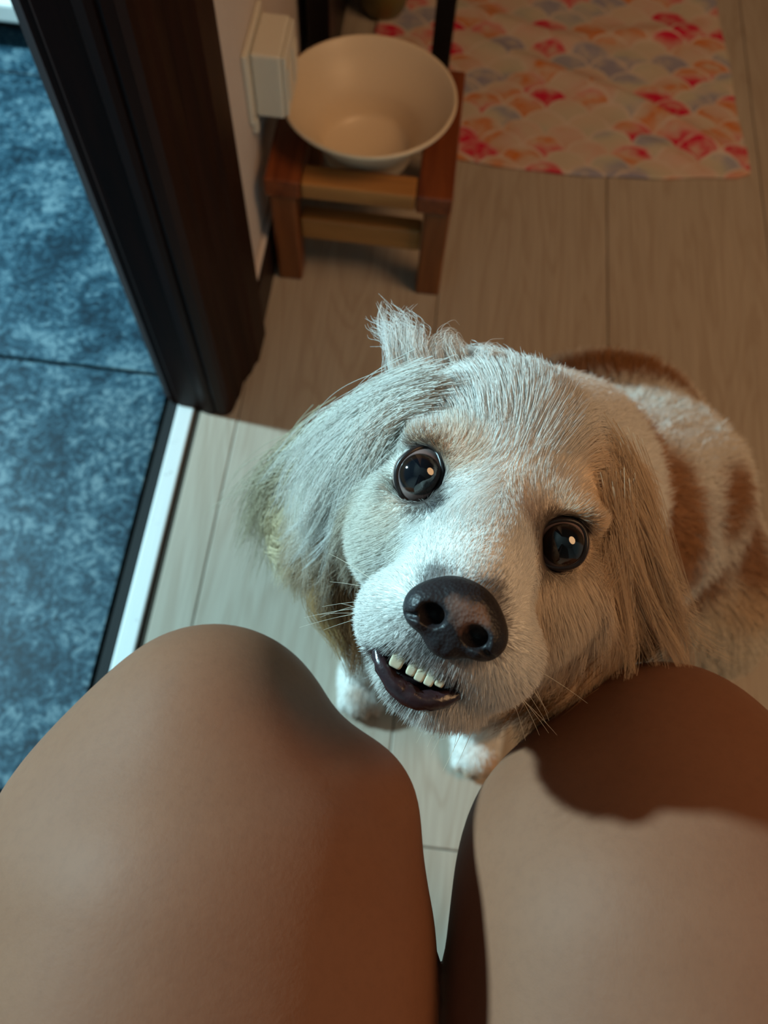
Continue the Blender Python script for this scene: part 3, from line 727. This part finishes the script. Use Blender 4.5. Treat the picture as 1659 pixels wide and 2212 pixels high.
def grow():
    tri = np.concatenate([Fq[:, [0, 1, 2]], Fq[:, [0, 2, 3]]])
    A, B, C = V[tri[:, 0]], V[tri[:, 1]], V[tri[:, 2]]
    area = 0.5 * np.linalg.norm(np.cross(B - A, C - A), axis=1)
    cen = (A + B + C) / 3; q = to_local(cen)
    cn = N_dog[tri].mean(1)
    dens = np.full(len(cen), 3.2)                                  # strands per 10 mm2 weight
    head = (q[:, 2] > -75)
    dens[head] = 26
    face = (q[:, 2] > -25) & (np.abs(q[:, 0]) < 50) & (q[:, 1] < 30)
    dens[face] = 50
    # what faces away from the camera is hidden: thin it
    vw = CAM - cen; vw /= np.linalg.norm(vw, axis=1)[:, None]
    facing = (cn * vw).sum(1)
    dens *= np.where(facing < -0.25, 0.15, 1.0)
    dens[cen[:, 2] < 0.004] = 0
    w = dens * area; N = int(w.sum() * 1e5)
    ti = rng.choice(len(tri), N, p=w / w.sum())
    u, v_ = rng.random(N), rng.random(N); fl = u + v_ > 1; u[fl], v_[fl] = 1 - u[fl], 1 - v_[fl]
    def itp(X): return X[tri[ti, 0]] * (1 - u - v_)[:, None] + X[tri[ti, 1]] * u[:, None] + X[tri[ti, 2]] * v_[:, None]
    R, Nn = itp(V), itp(N_dog); Nn /= np.linalg.norm(Nn, axis=1)[:, None]
    q = to_local(R)
    keep = np.ones(N, bool)
    for e in EYES: keep &= ((q[:, 0] - e[0]) / 10.2) ** 2 + ((q[:, 1] - e[1]) / 11.2) ** 2 + ((q[:, 2] - e[2]) / 30) ** 2 > 1
    keep &= ~((((q - np.array((6, -35.5, 54))) / np.array((13.2, 10.6, 14))) ** 2).sum(1) < 1)
    keep &= ~((((q - np.array((2.5, -60.8, 46))) / np.array((16, 7.0, 19))) ** 2).sum(1) < 1)
    R, Nn, q = R[keep], Nn[keep], q[keep]; N = len(R)
    flow, par = comb(R)
    L = par[:, 0] / 1000 * rng.uniform(0.55, 1.12, N); lift = par[:, 1] * rng.uniform(0.5, 1.5, N); wave = par[:, 2] / 1000
    def tang(D, n_): D = D - n_ * (D * n_).sum(1)[:, None]; return D / np.maximum(np.linalg.norm(D, axis=1), 1e-6)[:, None]
    t = tang(flow + rng.normal(0, 1, (N, 3)) * np.where(L > 0.009, 0.05, 0.09)[:, None], Nn)
    K = 7
    pts = np.empty((N, K, 3)); pts[:, 0] = R - Nn * 0.0006
    d = t + Nn * (lift[:, None] * 1.4); d /= np.linalg.norm(d, axis=1)[:, None]
    st_ = (L / (K - 1))[:, None]
    long_ = L > 0.018
    for i in range(1, K):
        p = pts[:, i - 1] + d * st_
        lg = np.where(long_)[0]
        dd = dog_sdf(p[lg]); bad = lg[dd < 0.0012]
        if len(bad):
            gb = grad(dog_sdf, p[bad]); gb /= np.maximum(np.linalg.norm(gb, axis=1), 1e-6)[:, None]
            p[bad] += gb * (0.0016 - dd[dd < 0.0012])[:, None]
        pts[:, i] = p
        d = d + (t * 0.10 + np.array([0, 0, -1]) * (0.16 * np.clip(L / 0.05, 0, 1))[:, None])
        d /= np.linalg.norm(d, axis=1)[:, None]
    # waves
    s = np.linspace(0, 1, K)
    # clumps
    ncl = np.where(L > 0.03, 34, np.where(L > 0.015, 20, 8))
    gi = np.where(rng.random(N) < 1.0 / ncl)[0]
    kd = KDTree(len(gi))
    for a_, b_ in enumerate(gi): kd.insert(R[b_], a_)
    kd.balance()
    near = np.array([kd.find(r)[1] for r in R]); g = gi[near]
    ph = rng.uniform(0, 6.28, len(gi))[near]; fr = rng.uniform(0.7, 1.5, len(gi))[near]; am = rng.uniform(0.3, 1.3, len(gi))[near]
    side = np.cross(t, Nn)
    cl = np.where(L > 0.03, 0.75, np.where(L > 0.015, 0.22, np.where(L > 0.009, 0.13, 0.08))) * rng.uniform(0.5, 1.05, N)
    gp = pts[g]; off = (R - R[g])[:, None, :] * 0.25
    fac = (cl[:, None] * (s[None] ** 1.3))[..., None]
    rs = (np.arange(K) / (K - 1))
    pts = pts * (1 - fac) + (gp + off) * fac
    wv = (wave * am)[:, None] * s[None] ** 1.1
    pts += side[:, None, :] * (wv * np.sin(ph[:, None] + fr[:, None] * 7.0 * s[None]))[..., None] + Nn[:, None, :] * (wv * 0.8 * (1 + np.cos(ph[:, None] * 1.7 + fr[:, None] * 7.0 * s[None])) * 0.7)[..., None]
    pts += (rng.normal(0, 1, (N, 1, 3)) * (L[:, None, None] * 0.035)) * s[None, :, None]
    pts[..., 2] = np.maximum(pts[..., 2], 0.0008)
    col = coat(R, 1.6, 5) * rng.uniform(0.86, 1.06, (N, 1))
    r0 = np.where(L > 0.02, 0.00010, np.where(L > 0.010, 0.000085, 0.000075))
    r0 = np.where(q[:, 2] < -90, 0.0003, r0)
    rad = r0[:, None] * np.array([1.0, 1.0, 0.95, 0.85, 0.7, 0.5, 0.18])[None]
    return pts, rad, np.clip(col, 0, 0.95)
pts, rad, col = grow()
fur = curves_object('fur', pts, rad, col, M_FUR, dog); setp(fur, kind='stuff')

# --- loose tufts: (px path in the photograph's direction is not used; head-local mm control points), spread, count
def tuft(ctrls, n, spread0, spread1, colr, r=0.00011, K=9):
    out = []
    c = np.array(ctrls, float)
    tt = np.linspace(0, 1, len(c)); s = np.linspace(0, 1, K)
    base = np.stack([np.interp(s, tt, c[:, i]) for i in range(3)], 1)
    for _ in range(2):
        base[1:-1] = (base[:-2] + 2 * base[1:-1] + base[2:]) / 4
    w_ph, w_fr = rng.uniform(0, 6.28), rng.uniform(5, 10)
    wav = np.cross(nrm(base[-1] - base[0]), (0, 0, 1)) * rng.uniform(0.4, 2.2)
    for _ in range(n):
        o0 = rng.normal(0, spread0, 3); o1 = rng.normal(0, spread1, 3)
        L = rng.uniform(0.6, 1.1)
        b = base[0] + (base - base[0]) * L
        wob = rng.normal(0, spread1 * 0.35, 3)
        p = b + o0 * (1 - s)[:, None] + o1 * s[:, None] + wob * np.sin(s * math.pi)[:, None]
        p = p + wav * np.sin(w_ph + w_fr * s)[:, None] * (s ** 1.2)[:, None]
        out.append(to_world(p))
    P_ = np.array(out)
    cc = np.array(colr) * rng.uniform(0.85, 1.08, (n, 1))
    return P_, np.full((n, K), r) * np.linspace(1, 0.25, K)[None] ** 0.8, cc
def pl(px, py, z):
    dx, dy = px - 1058, py - 1100
    k_ = (300.0 - z) / F_PX
    return np.array([(dx * .898 + dy * .439) * k_, (dx * .439 - dy * .898) * k_, z])
def locks(paths, colr, n=70, sub=3, s0=2.6, s1=0.9, r=0.00012, jit=12):
    for path in paths:
        for k_ in range(sub):
            j0, j1 = rng.normal(0, jit, 2), rng.normal(0, jit * 1.3, 2); m_ = len(path) - 1
            c = [pl(p[0] + j0[0] * (1 - i / m_) + j1[0] * i / m_, p[1] + j0[1] * (1 - i / m_) + j1[1] * i / m_, p[2] + rng.normal(0, 2.0) * i / m_) for i, p in enumerate(path)]
            cc = np.array(colr) * rng.uniform(0.82, 1.1); cr_ = rng.random() * 0.22
            cc = np.clip(cc * (1 - cr_) + cc * np.array((1.0, 0.86, 0.62)) * cr_, 0, .95)
            TUFTS.append(tuft(c, n, s0, s1 * rng.uniform(.7, 1.5), cc, r, 12))
TUFTS = []
TOPKNOT = [[(865, 830, -30), (835, 770, -28), (822, 715, -30), (838, 668, -34)], [(880, 820, -30), (850, 760, -26), (850, 705, -30), (822, 680, -36)], [(900, 815, -30), (875, 750, -26), (872, 700, -30), (850, 672, -36)],
           [(925, 810, -30), (900, 745, -26), (905, 705, -32), (880, 690, -40)], [(945, 800, -30), (925, 745, -28), (950, 715, -34), (975, 735, -40)], [(965, 795, -32), (950, 745, -30), (970, 722, -36), (992, 758, -42)],
           [(985, 795, -32), (975, 755, -32), (985, 740, -36), (1000, 765, -42)], [(1040, 790, -32), (1045, 762, -32), (1058, 745, -36), (1072, 752, -40)], [(1060, 795, -34), (1070, 770, -34), (1085, 765, -38)],
           [(1190, 860, -38), (1185, 835, -38), (1200, 815, -42)], [(1215, 870, -38), (1225, 845, -40), (1250, 840, -44)]]
locks(TOPKNOT, (0.92, 0.92, 0.90), 26, 4, 2.2, 1.6, 0.00010, 11)
LEFT_EAR = [[(930, 850, -14), (810, 870, -24), (715, 920, -36), (640, 1010, -44), (625, 1090, -50)], [(900, 860, -14), (790, 900, -24), (710, 970, -32), (650, 1060, -42), (640, 1130, -48)],
            [(880, 880, -16), (790, 930, -24), (720, 1010, -32), (680, 1090, -40), (700, 1150, -46)], [(850, 905, -18), (760, 985, -26), (715, 1065, -36), (690, 1110, -42), (680, 1170, -48)],
            [(840, 950, -20), (790, 1030, -26), (770, 1100, -34), (790, 1180, -40)], [(930, 835, -16), (820, 845, -28), (735, 880, -40), (675, 930, -50), (640, 985, -58)],
            [(900, 840, -20), (800, 865, -32), (710, 915, -46), (655, 965, -56), (628, 1020, -62)], [(830, 940, -20), (745, 1040, -28), (720, 1110, -36), (655, 1190, -46)],
            [(850, 925, -20), (785, 1035, -26), (748, 1100, -34), (732, 1190, -42)], [(860, 890, -18), (770, 950, -26), (690, 1030, -36), (640, 1120, -46), (665, 1200, -52)], [(845, 980, -22), (805, 1060, -28), (790, 1130, -34), (770, 1200, -42)]]
locks(LEFT_EAR, (0.88, 0.87, 0.83), 60, 6, 3.4, 0.6, 0.00011, 22)
locks([[(760, 1090, -48), (695, 1160, -54), (668, 1215, -56), (690, 1275, -58), (722, 1225, -56)], [(770, 1130, -50), (715, 1200, -58), (690, 1260, -60), (700, 1290, -62)], [(700, 1260, -62), (665, 1320, -66), (690, 1375, -68), (722, 1425, -70)], [(745, 1230, -60), (700, 1310, -66), (735, 1380, -70), (760, 1440, -74)]], (0.58, 0.37, 0.17), 70, 3, 3.0, 1.2, 0.00013, 8)
locks([[(790, 1140, -48), (760, 1220, -56), (740, 1300, -64), (760, 1380, -70)], [(780, 1180, -50), (750, 1260, -58), (760, 1330, -66), (775, 1420, -72)], [(760, 1170, -52), (720, 1250, -60), (735, 1330, -66), (765, 1400, -72)], [(790, 1230, -52), (770, 1300, -60), (775, 1380, -66), (780, 1450, -70)]], (0.24, 0.115, 0.05), 90, 4, 4.0, 1.6, 0.00014, 12)
locks([[(690, 960, -84), (615, 1000, -104), (568, 1060, -122), (545, 1150, -134)], [(700, 1010, -84), (625, 1060, -108), (580, 1120, -124), (562, 1180, -136)], [(690, 1050, -88), (635, 1100, -112), (605, 1150, -126), (610, 1195, -136)], [(680, 970, -86), (600, 990, -106), (560, 1040, -120), (535, 1130, -132)], [(690, 1000, -86), (600, 1030, -106), (555, 1080, -120), (530, 1165, -132)], [(700, 1080, -90), (660, 1130, -112), (640, 1170, -126), (645, 1200, -134)]], (0.54, 0.46, 0.33), 80, 4, 6.0, 3.2, 0.0002, 18)
RIGHT_EAR = [[(1300, 985, -30), (1350, 1080, -34), (1385, 1200, -42), (1425, 1340, -54), (1475, 1360, -60)], [(1300, 1025, -28), (1340, 1140, -34), (1360, 1270, -42), (1395, 1400, -54)], [(1280, 1050, -20), (1310, 1190, -30), (1310, 1310, -42), (1330, 1425, -54)],
             [(1275, 1200, -20), (1262, 1300, -30), (1222, 1390, -38), (1190, 1480, -46)], [(1295, 1140, -22), (1320, 1270, -34), (1345, 1390, -46), (1330, 1440, -52)], [(1250, 1245, -18), (1222, 1320, -26), (1180, 1410, -34)],
             [(1330, 1030, -28), (1395, 1160, -40), (1435, 1280, -52), (1462, 1390, -62), (1430, 1425, -66)], [(1325, 1000, -34), (1375, 1080, -38), (1410, 1180, -46), (1440, 1290, -56)], [(1280, 1230, -20), (1280, 1320, -32), (1255, 1410, -42)], [(1290, 1090, -22), (1350, 1230, -36), (1400, 1350, -50), (1440, 1420, -62)]]
locks(RIGHT_EAR, (0.82, 0.62, 0.42), 70, 5, 3.4, 0.8, 0.00011, 22)
locks([[(1250, 1330, -44), (1215, 1420, -54), (1180, 1500, -62), (1165, 1560, -68)], [(1240, 1380, -50), (1215, 1450, -58), (1200, 1530, -66), (1150, 1590, -72)], [(1330, 1340, -66), (1300, 1400, -76), (1270, 1450, -84)], [(1380, 1350, -70), (1360, 1410, -80), (1330, 1460, -88)], [(1220, 1400, -44), (1180, 1460, -52), (1140, 1530, -60), (1100, 1560, -66)]], (0.30, 0.15, 0.06), 90, 4, 4.5, 2.0, 0.00014, 14)
P_ = np.concatenate([t_[0] for t_ in TUFTS]); R_ = np.concatenate([t_[1] for t_ in TUFTS]); C_ = np.concatenate([t_[2] for t_ in TUFTS])
o = curves_object('long_coat', P_, R_, np.clip(C_, 0, .95), M_FUR, dog); setp(o, kind='stuff')

# --- whiskers
wh = []
for s in (-1, 1):
    for i in range(9):
        b = np.array([6 + s * (20 + 3 * (i % 3)), -42 - 4.0 * (i // 3), 32 - 3 * (i % 3)])
        dr = nrm([s * rng.uniform(.6, 1), rng.uniform(-.75, .15), rng.uniform(-.3, .25)])
        L = rng.uniform(18, 32)
        ss = np.linspace(0, 1, 9)[:, None]
        wh.append(to_world(b + dr * L * ss + np.array([0, -4, -5]) * ss ** 2))
for i in range(8):
    b = np.array([14 + 3 * i % 18, -70, 22]); dr = nrm([rng.uniform(-.1, .6), -1, rng.uniform(-.2, .3)])
    ss = np.linspace(0, 1, 9)[:, None]
    wh.append(to_world(b + dr * rng.uniform(12, 22) * ss + np.array([0, 0, -4]) * ss ** 2))
wh = np.array(wh)
o = curves_object('whiskers', wh, np.full(wh.shape[:2], 0.00011) * np.linspace(1, 0.3, 9)[None], np.tile(np.array([(0.85, 0.75, 0.6)]), (len(wh), 1)), M_FUR, dog); setp(o, kind='stuff')

# --- nose leather
def nose_sdf(q):
    d = s_ell(q, (6, -33, 53), (14.0, 10.5, 9.5))
    d = smin(d, s_ell(q, (-3.5, -36.5, 54), (8.0, 8.0, 8.5)), 3)
    d = smin(d, s_ell(q, (15.5, -36.5, 54), (8.0, 8.0, 8.5)), 3)
    d = smin(d, s_ell(q, (6, -43, 52), (7.5, 6, 8)), 4)
    for s in (-1, 1):
        d = -smin(-d, s_ell(q, (6 + s * 7.4, -37.0, 63.0), (4.6, 4.0, 8)), 1.4)
        d = -smin(-d, s_cone(q, (6 + s * 9.5, -38.5, 62.5), (6 + s * 15.5, -41.0, 57), 1.5, 0.7), 1.2)
    d = -smin(-d, s_cone(q, (6, -36, 65.5), (6, -50, 58), 0.9, 1.4), 1.5)
    return d
Vn, Fn = surface(lambda p: nose_sdf(p), (-14, -52, 40), (26, -18, 68), 0.7)
def mat_nose():
    k = NT('nose_leather'); v = k.coord()
    vo = k.n('ShaderNodeTexVoronoi'); k.l(v, vo.inputs['Vector']); vo.inputs['Scale'].default_value = 900
    a = k.noise(v, 110, 3)[0]
    sep = k.n('ShaderNodeSeparateXYZ'); k.l(v, sep.inputs[0])
    # lighter worn patch on the front of the nose
    dx = k.math('DIVIDE', k.math('SUBTRACT', sep.outputs[0], 0.0085), 0.0085); dy = k.math('DIVIDE', k.math('SUBTRACT', sep.outputs[1], -0.0325), 0.0062)
    dd = k.math('SQRT', k.math('ADD', k.math('MULTIPLY', dx, dx), k.math('MULTIPLY', dy, dy)))
    msk = k.ramp(k.math('ADD', dd, k.math('MULTIPLY', k.math('SUBTRACT', a, 0.5), 2.2)), [(0.55, (0.75, 0.75, 0.75)), (1.15, (0, 0, 0))])
    c = k.mix(a, (0.008, 0.007, 0.009), (0.028, 0.022, 0.024))
    c = k.mix(msk, c, (0.20, 0.11, 0.085))
    k.bump(vo.outputs['Distance'], 0.35, 0.0005)
    return k.set(c, 0.46, 0.35)
HM = Matrix([[EX[i], EY[i], EZ[i], HO[i]] for i in range(3)] + [[0, 0, 0, 1]])
def head_part(name, me, mat, parent=dog, label=None):
    o = link(name, me, mat, parent); o.matrix_parent_inverse = Matrix(); o.matrix_basis = HM
    if label: o['label'] = label
    return o
head_part('nose', np_mesh('nose', Vn / 1000, Fn), mat_nose(), dog, 'dark brown-black leathery nose')

# --- eyes
def mat_eye():
    k = NT('dog_eye'); v = k.coord('Object')
    sep = k.n('ShaderNodeSeparateXYZ'); k.l(v, sep.inputs[0])
    ln = k.n('ShaderNodeVectorMath', operation='LENGTH'); k.l(v, ln.inputs[0])
    cz = k.math('DIVIDE', sep.outputs[2], ln.outputs['Value'])
    ang = k.math('ARCCOSINE', cz)
    c = k.ramp(k.math('DIVIDE', ang, 1.2), [(0.0, (0.004, 0.006, 0.010)), (0.42, (0.004, 0.006, 0.010)), (0.52, (0.020, 0.010, 0.006)), (0.62, (0.010, 0.007, 0.006)), (0.67, (0.20, 0.135, 0.13)), (1.0, (0.32, 0.22, 0.20))])
    k.b.inputs['Coat Weight'].default_value = 1.0; k.b.inputs['Coat Roughness'].default_value = 0.02
    return k.set(c, 0.06, 0.6)
M_EYE = mat_eye(); M_LID = mat_plain('eyelid_skin', (0.022, 0.016, 0.016), 0.35)
def sphere_mesh(name, r, nu=40, nv=24, bulge=0.0):
    v, f = [(0, 0, r)], []
    for j in range(1, nv):
        th = math.pi * j / nv
        rr = r * (1 + bulge * math.exp(-(th / 0.5) ** 2))
        for i in range(nu):
            a = 2 * math.pi * i / nu; v.append((rr * math.sin(th) * math.cos(a), rr * math.sin(th) * math.sin(a), rr * math.cos(th)))
    v[0] = (0, 0, r * (1 + bulge)); v.append((0, 0, -r)); L = len(v) - 1
    for i in range(nu): f.append((0, 1 + i, 1 + (i + 1) % nu)); f.append((L, 1 + (nv - 2) * nu + (i + 1) % nu, 1 + (nv - 2) * nu + i))
    for j in range(nv - 2):
        for i in range(nu):
            a = 1 + j * nu; f.append((a + i, a + nu + i, a + nu + (i + 1) % nu, a + (i + 1) % nu))
    return mesh_from(name, v, f, True)
EYE_ME = sphere_mesh('eye', EYE_R / 1000, bulge=0.05)
for (e, gz, lidr, tilt) in ((EYES[0], (0.02, 0.03, 1), (8.9, 10.3), 0.10), (EYES[1], (0.06, 0.02, 1), (9.3, 8.9), -0.35)):
    o = link('eye', EYE_ME, M_EYE, dog)
    zz = nrm(gz); xx = nrm(np.cross((0, 1, 0), zz)); yy = np.cross(zz, xx)
    loc = Matrix([[xx[i], yy[i], zz[i], e[i] / 1000] for i in range(3)] + [[0, 0, 0, 1]])
    o.matrix_basis = HM @ loc; o['label'] = 'glossy dark eye'
    ring = []
    for i in range(37):
        a = 2 * math.pi * i / 36
        x_, y_ = lidr[0] * math.cos(a), lidr[1] * math.sin(a) * (1 - 0.12 * math.cos(2 * a))
        xr, yr = x_ * math.cos(tilt) - y_ * math.sin(tilt), x_ * math.sin(tilt) + y_ * math.cos(tilt)
        zr = math.sqrt(max(1, (EYE_R + 0.4) ** 2 - xr * xr - yr * yr)) if xr * xr + yr * yr < (EYE_R - 0.5) ** 2 else 4.2
        ring.append(((e[0] + xr) / 1000, (e[1] + yr) / 1000, (e[2] + zr - 0.6) / 1000))
    lid = link('eyelid', tube_mesh('eyelid', ring, 0.0012, 8, False), M_LID, dog); lid.matrix_basis = HM
    lid['label'] = 'dark eyelid rim'

# --- mouth: lower lip, teeth
M_LIP = NT('wet_lip'); _a = M_LIP.noise(M_LIP.coord(), 260, 3)[0]; M_LIP.bump(_a, 0.5, 0.0006)
M_LIP = M_LIP.set(M_LIP.mix(_a, (0.008, 0.007, 0.010), (0.055, 0.026, 0.030)), 0.25, 0.55)
lip = [(-14, -54.5, 34), (-13, -58.5, 38.5), (-8.5, -63, 42), (-1, -66.5, 44), (7, -67, 44), (14, -63.5, 42.5), (18, -58.5, 39), (19, -56, 36)]
lp = np.array(lip); ss = np.linspace(0, 1, 29)
lpi = np.stack([np.interp(ss, np.linspace(0, 1, len(lp)), lp[:, i]) for i in range(3)], 1)
for _ in range(3): lpi[1:-1] = (lpi[:-2] + 2 * lpi[1:-1] + lpi[2:]) / 4
lip_me = tube_mesh('lower_lip', lpi / 1000, 0.0009 + 0.0027 * np.sin(np.linspace(0.15, math.pi - 0.15, 29)), 14)
for v_ in lip_me.vertices:
    x_, y_, z_ = (c_ * 1000 for c_ in v_.co)
    w_ = math.sin(x_ * 1.9 + z_) * 0.35 + math.sin(x_ * 0.8 + y_ * 1.3) * 0.35
    v_.co = ((x_ + 0.2 * w_) / 1000, (y_ + w_) / 1000, (z_ + 0.5 * w_) / 1000)
head_part('lower_lip', lip_me, M_LIP, dog, 'wet black lower lip')
M_TOOTH = mat_plain('tooth_enamel', (0.66, 0.58, 0.42), 0.25, 0.5, 0, 0.1, 300)
for (tx, ty, w_, h_) in ((-5.0, -56.0, 2.3, 4.6), (0.5, -56.4, 1.6, 4.1), (3.8, -57.1, 1.7, 3.8), (7.2, -56.9, 1.65, 3.9), (10.5, -56.3, 1.6, 3.1)):
    def tooth_fn(p, c=(tx, ty, 44.5), r=(w_, h_, 1.6)): q_ = np.abs((p - np.array(c, p.dtype)) / np.array(r, p.dtype)); return ((q_ ** 6.0).sum(-1) ** (1 / 6.0) - 1) * 1.2
    vt, ft = surface(tooth_fn, (tx - 3.2, ty - 5, 41), (tx + 3.2, ty + 5, 48), 0.5)
    head_part('tooth', np_mesh('tooth', vt / 1000, ft), M_TOOTH, dog)
